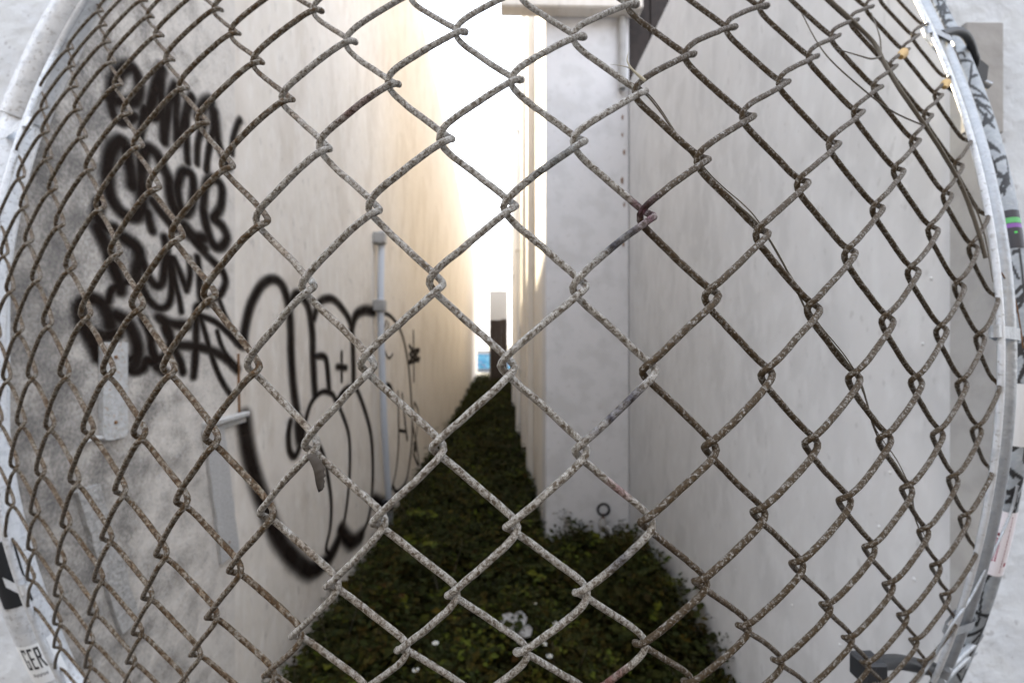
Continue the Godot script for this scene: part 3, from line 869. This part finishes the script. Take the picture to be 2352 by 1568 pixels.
func scribbled_tube(path: PackedVector3Array, r: float, sides: int) -> ArrayMesh:
	# marker scribbles drawn in (angle, length) space
	var lines := []
	var q := Vector2(-0.8, 0.0)
	var R := RandomNumberGenerator.new()
	R.seed = 21
	var y := 14.0
	while y < 176.0:
		var l := PackedVector2Array()
		for k in R.randi_range(3, 6):
			l.append(Vector2(R.randf_range(-1.1, 1.3), y + R.randf_range(-4.0, 6.0)))
		lines.append(l)
		y += R.randf_range(2.5, 5.0)
	var vs := PackedVector3Array(); var ns := PackedVector3Array(); var cs := PackedColorArray(); var ix := PackedInt32Array()
	var fine := 4
	var rings := (path.size() - 1) * fine + 1
	for i in rings:
		var f := float(i) / fine
		var i0 := mini(int(f), path.size() - 2)
		var c := path[i0].lerp(path[i0 + 1], f - i0)
		var fr := post_frame(path, i0)
		for k in sides * 2 + 1:
			var a := PI * (k / float(sides)) - PI
			var d: Vector3 = (fr[0] * cos(a) - fr[1] * sin(a)).normalized()
			vs.append(c + d * r); ns.append(d)
			var col := Color(1, 1, 1)
			if absf(a) < 1.7:
				for l in lines:
					if absf(l[0].y - f) > 16.0: continue
					for s in l.size() - 1:
						var p0 := Vector2(l[s].x * 3.6, l[s].y); var sg := Vector2(l[s + 1].x * 3.6, l[s + 1].y) - p0
						var w := Vector2(a * 3.6, f) - p0
						var t := clampf(w.dot(sg) / maxf(sg.length_squared(), 1e-6), 0, 1)
						if (w - sg * t).length() < 0.42:
							col = Color(0.05, 0.045, 0.045)
			cs.append(col)
		if i > 0:
			var n := sides * 2 + 1
			var b := i * n; var e := b - n
			for k in sides * 2:
				ix.append_array([e + k, e + k + 1, b + k, e + k + 1, b + k + 1, b + k])
	var arr := []
	arr.resize(Mesh.ARRAY_MAX)
	arr[Mesh.ARRAY_VERTEX] = vs; arr[Mesh.ARRAY_NORMAL] = ns; arr[Mesh.ARRAY_COLOR] = cs; arr[Mesh.ARRAY_INDEX] = ix
	var m := ArrayMesh.new()
	m.add_surface_from_arrays(Mesh.PRIMITIVE_TRIANGLES, arr)
	return m

func printed(im: Image) -> StandardMaterial3D:
	var m := StandardMaterial3D.new()
	m.albedo_texture = ImageTexture.create_from_image(im)
	m.roughness = 0.5
	return m

func letter_material() -> StandardMaterial3D:
	var im := Image.create(256, 256, false, Image.FORMAT_RGB8)
	im.fill(Color(0.9, 0.91, 0.92))
	var k := Color(0.06, 0.06, 0.07)
	var put := func(x: int, y: int, w: int, h: int) -> void: im.fill_rect(Rect2i(int(x * 0.72) + 4, y, maxi(2, int(w * 0.74)), h), k)
	# G
	put.call(40, 22, 16, 132); put.call(40, 20, 46, 16); put.call(40, 140, 46, 16); put.call(72, 92, 14, 56); put.call(62, 92, 22, 14); put.call(72, 24, 14, 26)
	# E
	put.call(102, 20, 16, 136); put.call(102, 20, 44, 16); put.call(102, 80, 38, 14); put.call(102, 140, 44, 16)
	# R
	put.call(162, 20, 16, 136); put.call(162, 20, 42, 16); put.call(192, 22, 16, 62); put.call(162, 76, 42, 14)
	for i in 66:
		put.call(182 + i * 24 / 66, 90 + i, 16, 2)
	for i in 9:
		put.call(60 + i * 16, 186 + (i * 7) % 5, 9, 22 - (i * 5) % 9)
	return printed(im)

func band_material() -> StandardMaterial3D:
	var im := Image.create(64, 128, false, Image.FORMAT_RGB8)
	im.fill(Color(0.1, 0.08, 0.1))
	im.fill_rect(Rect2i(0, 26, 64, 18), Color(0.3, 0.62, 0.33))
	im.fill_rect(Rect2i(0, 46, 64, 14), Color(0.45, 0.25, 0.55))
	im.fill_rect(Rect2i(0, 66, 28, 60), Color(0.36, 0.3, 0.55))
	im.fill_rect(Rect2i(6, 66, 8, 50), Color(0.5, 0.3, 0.62))
	im.fill_rect(Rect2i(44, 74, 6, 6), Color(0.25, 0.75, 0.28))
	return printed(im)

func print_material() -> StandardMaterial3D:
	var im := Image.create(128, 256, false, Image.FORMAT_RGB8)
	im.fill(Color(0.9, 0.88, 0.9))
	var R := RandomNumberGenerator.new()
	R.seed = 4
	im.fill_rect(Rect2i(30, 84, 16, 12), Color(0.45, 0.1, 0.15))
	for c in 3:
		var y := 104
		while y < 196:
			var w := R.randi_range(3, 8)
			im.fill_rect(Rect2i(24 + c * 12, y, 7, w), Color(0.62, 0.3, 0.38))
			y += w + 2
	var yy := 16
	while yy < 236:
		var w := R.randi_range(3, 9)
		im.fill_rect(Rect2i(84, yy, 5, w), Color(0.55, 0.35, 0.42))
		yy += w + 3
	im.fill_rect(Rect2i(98, 200, 14, 16), Color(0.55, 0.12, 0.2))
	return printed(im)

# ---------------------------------------------------------------- dry stems caught in the mesh
func sheet_path(uv: Array, n := 0.004, per := 6) -> PackedVector3Array:
	var p := PackedVector3Array()
	for q in uv: p.append(sheet(q[0], q[1], n))
	return smooth_path(p, per)

func taper(n: int, a: float, b: float) -> PackedFloat32Array:
	var r := PackedFloat32Array()
	for i in n: r.append(lerpf(a, b, float(i) / (n - 1)))
	return r

func plants_on_gate() -> void:
	var v := thing("dry_vine", "thin dry vine stem woven down through the darker diamonds", "vine", sheet(5, 0))
	var main := []
	for k in 41:
		var t := 1.9 + 7.6 * k / 40.0
		main.append([t + 0.03 + 0.03 * sin(t * PI) + 0.02 * sin(t * 7.0), t - 5.03 - 0.03 * sin(t * PI)])
	var p := PackedVector3Array()
	for i in main.size():
		p.append(sheet(main[i][0], main[i][1], -0.0035 + 0.003 * cos(main[i][0] * PI)))
	part("stem", tube(smooth_path(p, 4), 0.0006, 6), mats.dry_stem, v)
	for i in main.size():
		p[i] = sheet(main[i][0] + 0.02 + 0.03 * sin(i * 0.9), main[i][1] - 0.02, -0.003 + 0.003 * cos(main[i][0] * PI + 0.4))
	part("stem", tube(smooth_path(p, 4), 0.0004, 5), mats.dry_stem, v)
	var g := thing("grass_blade", "two bleached grass blades poking up from a wire crossing", "grass", sheet(2, -3))
	var a := sheet_path([[2.0, -2.98], [1.88, -3.08], [1.79, -3.18], [1.73, -3.32], [1.76, -3.5]], 0.008)
	part("blade", tube(a, taper(a.size(), 0.0011, 0.0002), 5), mats.straw, g)
	a = sheet_path([[1.9, -3.06], [1.8, -3.16], [1.66, -3.2], [1.45, -3.2]], 0.008)
	part("blade", tube(a, taper(a.size(), 0.0006, 0.0001), 5), mats.straw, g)
	var t := thing("dry_twig", "dark brittle twig with side shoots caught in the upper mesh", "twig", sheet(8.2, -5.6))
	a = sheet_path([[6.87, -7.07], [7.59, -6.55], [8.17, -6.13], [8.3, -5.62], [8.6, -5.01], [9.25, -4.34], [9.9, -3.75], [10.49, -3.14], [10.9, -2.4], [11.2, -1.7]], 0.006)
	part("stem", tube(a, 0.0019, 6, PackedColorArray(), 0.2), mats.dry_stem, t)
	for s in [[[8.29, -5.79], [7.8, -5.5], [7.35, -5.39], [6.56, -5.24]], [[8.25, -5.78], [8.54, -6.51], [8.62, -7.37]], [[10.4, -3.2], [11.0, -2.9], [11.35, -2.2], [11.5, -1.2]]]:
		a = sheet_path(s, 0.006)
		part("shoot", tube(a, taper(a.size(), 0.0012, 0.0004), 5), mats.dry_stem, t)
	var f := thing("dry_stalk", "long hair-thin straw hanging across the upper mesh", "grass", sheet(7, -4.3))
	a = sheet_path([[5.77, -5.83], [6.07, -4.86], [6.97, -4.33], [7.89, -4.12], [9.07, -4.21]], 0.008)
	part("stalk", tube(a, taper(a.size(), 0.0005, 0.0008), 5), mats.dry_stem, f)
	var w := thing("tie_wire", "loose pale tie wire slung across the frame tube", "wire", sheet(12.4, 6.3))
	a = sheet_path([[13.95, 3.6], [13.79, 4.35], [13.02, 5.34], [12.35, 6.32], [11.53, 6.97], [11.14, 7.86], [10.63, 8.51], [9.8, 9.4]], 0.006)
	part("strand", tube(a, 0.0014, 6), mats.galvanised, w)
	var w2 := thing("tie_wire", "short bent copper coloured wire resting on the frame tube", "wire", sheet(13.4, -1))
	a = sheet_path([[12.55, -1.6], [13.2, -1.25], [13.5, -0.95], [13.75, -0.4], [13.95, 0.1]], 0.002)
	part("strand", tube(a, 0.0008, 6), mats.rust, w2)
	# dead leaf hanging from a crossing
	var lf := thing("dead_leaf", "shrivelled dark leaf hanging under a wire crossing", "leaf", sheet(-2.9, 2.2))
	var st := SurfaceTool.new()
	st.begin(Mesh.PRIMITIVE_TRIANGLES)
	var prev := []
	for k in 13:
		var s := k / 12.0
		var wd := 0.075 * sin(PI * clampf(s * 0.93 + 0.07, 0, 1)) * (1.0 + 0.35 * sin(k * 2.6))
		var c := [-2.93 + 0.17 * s + 0.03 * sin(s * 5.0), 2.06 + 0.46 * s]
		var row := [sheet(c[0] - wd, c[1], 0.003), sheet(c[0], c[1], 0.007), sheet(c[0] + wd, c[1] - 0.02, 0.002)]
		if prev:
			for j in 2:
				for q in [prev[j], prev[j + 1], row[j + 1], prev[j], row[j + 1], row[j]]: st.add_vertex(q)
		prev = row
	st.generate_normals()
	part("blade", st.commit(), mats.dead_leaf, lf)
	# yellow blobs of gum on two wires
	for q in GUM:
		var o := thing("gum_blob", "yellow gum blob on the wire next to the brittle twig" if q[0] < 10.0 else "yellow gum blob on the wire next to the tension bar", "gum", sheet(q[0], q[1]), "yellow gum blobs")
		var path := PackedVector3Array(); var rr := PackedFloat32Array()
		for k in 9:
			path.append(sheet(q[0] - 0.14 + 0.28 * k / 8.0, q[1] + 0.17 - 0.34 * k / 8.0, 0.0058))
			rr.append(0.0022 + 0.0032 * sin(PI * k / 8.0))
		part("blob", tube(path, rr, 10, PackedColorArray(), 0.25), mats.yellow_gum, o)

# ---------------------------------------------------------------- ground cover
func sprig(s: int, leaves: int, spread: float, tall: float, size: float) -> ArrayMesh:
	var R := RandomNumberGenerator.new()
	R.seed = s
	var st := SurfaceTool.new()
	st.begin(Mesh.PRIMITIVE_TRIANGLES)
	for k in leaves:
		var a := R.randf() * TAU
		var h := tall * pow(R.randf(), 0.7)
		var c := Vector3(cos(a), 0, sin(a)) * spread * sqrt(R.randf()) + Vector3(0, h, 0)
		var dir := Vector3(cos(a + R.randf_range(-0.8, 0.8)), R.randf_range(-0.2, 0.9), sin(a + R.randf_range(-0.8, 0.8))).normalized()
		var side := dir.cross(Vector3(R.randf_range(-0.5, 0.5), 1, R.randf_range(-0.5, 0.5))).normalized()
		var l := size * R.randf_range(0.6, 1.25)
		var up := side.cross(dir)
		var g := R.randf_range(0.55, 1.25)
		st.set_color(Color(0.022 * g + 0.010 * R.randf(), 0.027 * g, 0.008 * g))
		var p0 := c; var p1 := c + dir * l * 0.5 + side * l * 0.3 + up * l * 0.08; var p2 := c + dir * l - up * l * 0.12; var p3 := c + dir * l * 0.5 - side * l * 0.3 + up * l * 0.08; var pm := c + dir * l * 0.5
		for t in [[p0, p1, pm], [p1, p2, pm], [p2, p3, pm], [p3, p0, pm]]:
			var nn: Vector3 = (t[1] - t[0]).cross(t[2] - t[0]).normalized()
			tri(st, t[0], t[1], t[2], nn if nn.dot(up) > 0 else -nn)
	return st.commit()

func weeds() -> void:
	var kinds := [sprig(31, 44, 0.07, 0.09, 0.024), sprig(37, 40, 0.055, 0.15, 0.027), sprig(41, 60, 0.085, 0.065, 0.018), sprig(43, 14, 0.06, 0.13, 0.05)]
	var per := [[], [], [], []]
	var cols := [[], [], [], []]
	var tries := 21000
	for i in tries:
		var d := 1.1 * pow(17.0, rng.randf())     # denser near the gate
		var hi := RIGHT_X - 0.03 if d < PIER_D - 0.03 else BLDG_X - 0.06
		var x := rng.randf_range(LEFT_X + 0.03, hi)
		var lump := noise.get_noise_2d(x * 2.2, d * 1.3) * 0.5 + 0.5
		var edge := clampf(minf(x - LEFT_X, hi - x) / 0.4, 0, 1)
		var y := (0.03 + 0.5 * lump * lump * lump) * rng.randf() * (0.55 + 0.45 * edge) + 0.02 * clampf(d - 8, 0, 8) * rng.randf()
		var k := rng.randi() % 3 if rng.randf() < 0.9 else 3
		y += 0.34 * rng.randf() * exp(-(pow(x - 0.85, 2.0) / 0.1 + pow(d - 2.8, 2.0) / 0.5)) + 0.2 * rng.randf() * exp(-(pow(x + 0.75, 2.0) / 0.06 + pow(d - 2.2, 2.0) / 0.7)) + 0.16 * rng.randf() * exp(-(pow(x, 2.0) / 0.1 + pow(d - 4.6, 2.0) / 1.5))
		var sc := rng.randf_range(0.65, 1.35) * (1.0 + 0.05 * d)
		var b := Basis(Vector3.UP, rng.randf() * TAU).rotated(Vector3.RIGHT, rng.randf_range(-0.3, 0.3)).scaled(Vector3.ONE * sc)
		per[k].append(Transform3D(b, Vector3(x, y - 0.005, -d)))
		var dry := rng.randf()
		cols[k].append(Color(0.75, 0.8, 0.75) if dry < 0.6 else (Color(1.3, 0.95, 0.7) if dry < 0.85 else Color(2.2, 2.3, 1.2)))
	for k in 4:
		var mm := MultiMesh.new()
		mm.transform_format = MultiMesh.TRANSFORM_3D
		mm.use_colors = true
		mm.mesh = kinds[k]
		mm.instance_count = per[k].size()
		for i in per[k].size():
			mm.set_instance_transform(i, per[k][i])
			mm.set_instance_color(i, cols[k][i])
		var o := MultiMeshInstance3D.new()
		o.name = ["creeping_weeds", "leafy_weeds", "fine_weeds", "broad_weeds"][k]
		o.multimesh = mm
		o.material_override = mats.leaf
		add_child(o)
		tag(o, ["dark green creeping weeds carpeting the alley floor", "taller leafy weeds scattered through the alley carpet", "small leaved ground cover between the alley weeds", "scattered broad leaved weeds among the finer alley weeds"][k], "weeds")
		o.set_meta("kind", "stuff")
	# single plants standing up against the walls
	var spots := [[1300, 1235, 3.66, 0.3, "slender weed with bare twigs against the pier foot"], [1488, 1275, 3.3, 0.36, "leafy weed in the corner of pier and stucco wall"], [1290, 1260, 3.3, 0.24, "low leafy weed beside the pier corner"], [1440, 1290, 3.25, 0.25, "bushy weed in front of the standpipe"], [1105, 905, 13.4, 0.62, "upright sunlit shrub at the far end beside cream wall"], [1150, 910, 12.8, 0.45, "sunlit shrub in front of the dark far gate"], [1112, 900, 20.2, 0.9, "bright sunlit shrub just beyond the end of the graffiti wall"], [1140, 900, 19.0, 0.6, "sunlit shrub beyond the dark far gate"], [650, 1520, 2.6, 0.26, "leafy weed at the foot of the graffiti wall"]]
	for s in spots:
		var g := on_depth(s[0], s[1], s[2])
		g.y = 0
		g.x = clampf(g.x, LEFT_X + 0.06, (RIGHT_X - 0.08) if s[2] < PIER_D else BLDG_X - 0.1)
		var t := thing("weed_plant", s[4], "plant", g)
		for k in 5:
			var lean := Vector3(rng.randf_range(-0.25, 0.25), 1, rng.randf_range(-0.25, 0.25))
			var path := smooth_path(PackedVector3Array([g, g + lean * s[3] * 0.5 + Vector3(rng.randf_range(-0.01, 0.01), 0, 0), g + lean * s[3] * rng.randf_range(0.85, 1.15)]), 4)
			part("stem", tube(path, taper(path.size(), 0.003, 0.001), 5), mats.dry_stem, t)
		for k in 3:
			part("foliage", kinds[k], mats.leaf, t, g + Vector3(rng.randf_range(-0.03, 0.03), s[3] * (0.35 + 0.25 * k) - 0.03, rng.randf_range(-0.03, 0.03))).scale = Vector3.ONE * (0.8 + s[3] * 1.2)
	# clumps that stand out of the carpet
	for i in 30:
		var d := 1.9 * pow(4.5, i / 29.0)
		var hi := RIGHT_X - 0.12 if d < PIER_D - 0.15 else BLDG_X - 0.12
		var g := Vector3([rng.randf_range(LEFT_X + 0.12, hi), LEFT_X + rng.randf_range(0.1, 0.2), hi - rng.randf_range(0.0, 0.12)][i % 3], 0, -d)
		var t := thing("weed_clump", ["ragged weed clump out in the open alley floor", "ragged weed clump against the foot of the graffiti wall", "ragged weed clump against the foot of the stucco wall" if d < PIER_D - 0.15 else "ragged weed clump against the foot of the sunlit building"][i % 3], "plant", g, "weed clumps")
		for k in 6:
			var lean := Vector3(rng.randf_range(-0.35, 0.35), 1, rng.randf_range(-0.35, 0.35))
			var hgt := rng.randf_range(0.18, 0.46)
			var path := smooth_path(PackedVector3Array([g, g + lean * hgt * 0.5 + Vector3(rng.randf_range(-0.02, 0.02), 0, 0), g + lean * hgt]), 4)
			part("stem", tube(path, taper(path.size(), 0.003, 0.001), 5), mats.dry_stem, t)
			part("foliage", kinds[rng.randi() % 2], mats.leaf, t, path[-1] - Vector3(0, 0.1, 0)).scale = Vector3.ONE * rng.randf_range(0.6, 1.25)
	# daisies
	for q in [[955, 1540], [1000, 1478], [1195, 1475], [1250, 1480], [1228, 1385], [1500, 1370], [1275, 1432], [1262, 1508]]:
		var p := on_ground(q[0], q[1], 0.3)
		var t := thing("daisy", "small white daisy standing above the dark weeds", "flower", Vector3(p.x, 0, p.z), "daisies in the weeds")
		part("stem", tube(PackedVector3Array([Vector3(p.x, 0, p.z), Vector3(p.x + 0.004, p.y * 0.6, p.z), p]), 0.001, 5), mats.dry_stem, t)
		var st := SurfaceTool.new()
		st.begin(Mesh.PRIMITIVE_TRIANGLES)
		for k in 10:
			var a := TAU * k / 10
			var d := Vector3(cos(a), 0.25, sin(a)); var s := Vector3(-sin(a), 0, cos(a)) * 0.0025
			for v in [d * 0.002, d * 0.009 + s, d * 0.009 - s, d * 0.009 + s, d * 0.011, d * 0.009 - s]: st.add_vertex(v)
		st.generate_normals()
		part("petals", st.commit(), mats.petal, t, p).scale = Vector3.ONE * 1.5
		part("centre", lathe([Vector2(0, 0.003), Vector2(0.0025, 0.002), Vector2(0.003, 0)], 8), mats.yolk, t, p)

# ---------------------------------------------------------------- odds and ends on the ground
func litter() -> void:
	var s := on_depth(1385, 1290, 3.7)
	s.y = 0
	var t := thing("standpipe", "short pale standpipe with a dark round tap wheel by the pier", "tap", s)
	t.scale = Vector3.ONE * 1.85
	part("pipe", tube(PackedVector3Array([s, s + Vector3(0, 0.1, 0), s + Vector3(0, 0.19, 0)]), 0.011, 10), mats.white_plastic, t)
	part("body", lathe([Vector2(0, 0.05), Vector2(0.012, 0.045), Vector2(0.02, 0.025), Vector2(0.016, 0.0), Vector2(0, -0.002)], 12), mats.paper, t, s + Vector3(0, 0.16, 0))
	part("spout", tube(smooth_path(PackedVector3Array([s + Vector3(0, 0.17, 0), s + Vector3(0.02, 0.172, 0.02), s + Vector3(0.028, 0.15, 0.03)]), 4), 0.009, 8), mats.paper, t)
	var ring := PackedVector3Array()
	for k in 19:
		ring.append(s + Vector3(cos(TAU * k / 18.0) * 0.024, 0.245 + sin(TAU * k / 18.0) * 0.024, 0.012))
	part("wheel", tube(ring, 0.006, 6), mats.black_paint, t)
	part("spindle", tube(PackedVector3Array([s + Vector3(0, 0.2, 0), s + Vector3(0, 0.225, 0.006)]), 0.006, 6), mats.rust, t)
	# crumpled paper
	for q in [[1180, 1432, 0.05, "crumpled pale paper lying in weeds mid alley"], [1205, 1452, 0.028, "small torn paper scrap beside the crumpled paper"]]:
		var p := on_ground(q[0], q[1], 0.26)
		var o := thing("paper_scrap", q[3], "litter", p)
		o.scale = Vector3.ONE * 1.5
		part("sheet", crumple(q[2], 5), mats.paper, o, p)
	# broken tray and tile by the right wall
	var tp := on_ground(1560, 1535, 0.17)
	var tr := thing("plastic_tray", "dirty pale tray tipped up in weeds against the stucco wall", "tray", tp)
	tr.scale = Vector3.ONE * 1.25
	var base := part("base", slab(Vector3(0.17, 0.008, 0.12), 0.003), mats.card, tr, tp)
	base.rotation = Vector3(0.15, 0.35, -0.12)
	for k in 4:
		var sx := 0.17 if k < 2 else 0.008
		var sz := 0.008 if k < 2 else 0.12
		var off := Vector3(0, 0.022, (k * 2 - 1) * 0.06) if k < 2 else Vector3((k * 2 - 5) * 0.085, 0.022, 0)
		var rim := part("rim", slab(Vector3(sx, 0.045, sz), 0.003), mats.card, tr, tp + Basis.from_euler(base.rotation) * off)
		rim.rotation = base.rotation
	var tl := on_ground(1508, 1410, 0.26)
	var ti := thing("broken_tile", "chipped pale ridged tile lying on weeds near the stucco wall", "tile", tl)
	ti.scale = Vector3.ONE * 1.2
	for k in 5:
		var o := part("ridge", slab(Vector3(0.016, 0.012, 0.07), 0.004), mats.paper, ti, tl + Vector3(-0.036 + 0.018 * k, 0.004 * (k % 2), 0.0))
		o.rotation = Vector3(0.3, 0.3, 0.1)
	var tw := on_ground(1545, 1440, 0.05)
	var o2 := thing("dry_branch", "bare forked dry branch leaning on the stucco wall", "branch", tw)
	o2.scale = Vector3.ONE * 1.5
	var m := smooth_path(PackedVector3Array([Vector3(tw.x, 0, tw.z), tw + Vector3(0.01, 0.05, 0), tw + Vector3(0.03, 0.13, -0.02), tw + Vector3(0.035, 0.17, -0.02)]), 5)
	part("stem", tube(m, taper(m.size(), 0.005, 0.002), 6), mats.dry_stem, o2)
	for k in 3:
		var b := m[5 + 4 * k]
		part("twig", tube(PackedVector3Array([b, b + Vector3(0.03 * (1 if k % 2 == 0 else -1), 0.03, 0.01), b + Vector3(0.05 * (1 if k % 2 == 0 else -1), 0.045, 0.01)]), 0.002, 5), mats.dry_stem, o2)

func crumple(r: float, s: int) -> ArrayMesh:
	var st := SurfaceTool.new()
	st.begin(Mesh.PRIMITIVE_TRIANGLES)
	st.set_smooth_group(-1)
	var f := FastNoiseLite.new()
	f.seed = s
	f.frequency = 1.4
	for i in 7:
		for k in 12:
			var c := []
			for q in [[i, k], [i + 1, k], [i + 1, k + 1], [i, k + 1]]:
				var th: float = PI * q[0] / 7.0; var ph: float = TAU * (int(q[1]) % 12) / 12.0
				var d := Vector3(sin(th) * cos(ph), cos(th) * 0.55, sin(th) * sin(ph))
				c.append(d * r * (1.0 + 0.8 * f.get_noise_3dv(d * 2.0)))
			for j in [0, 1, 2, 0, 2, 3]: st.add_vertex(c[j])
	st.generate_normals()
	return st.commit()
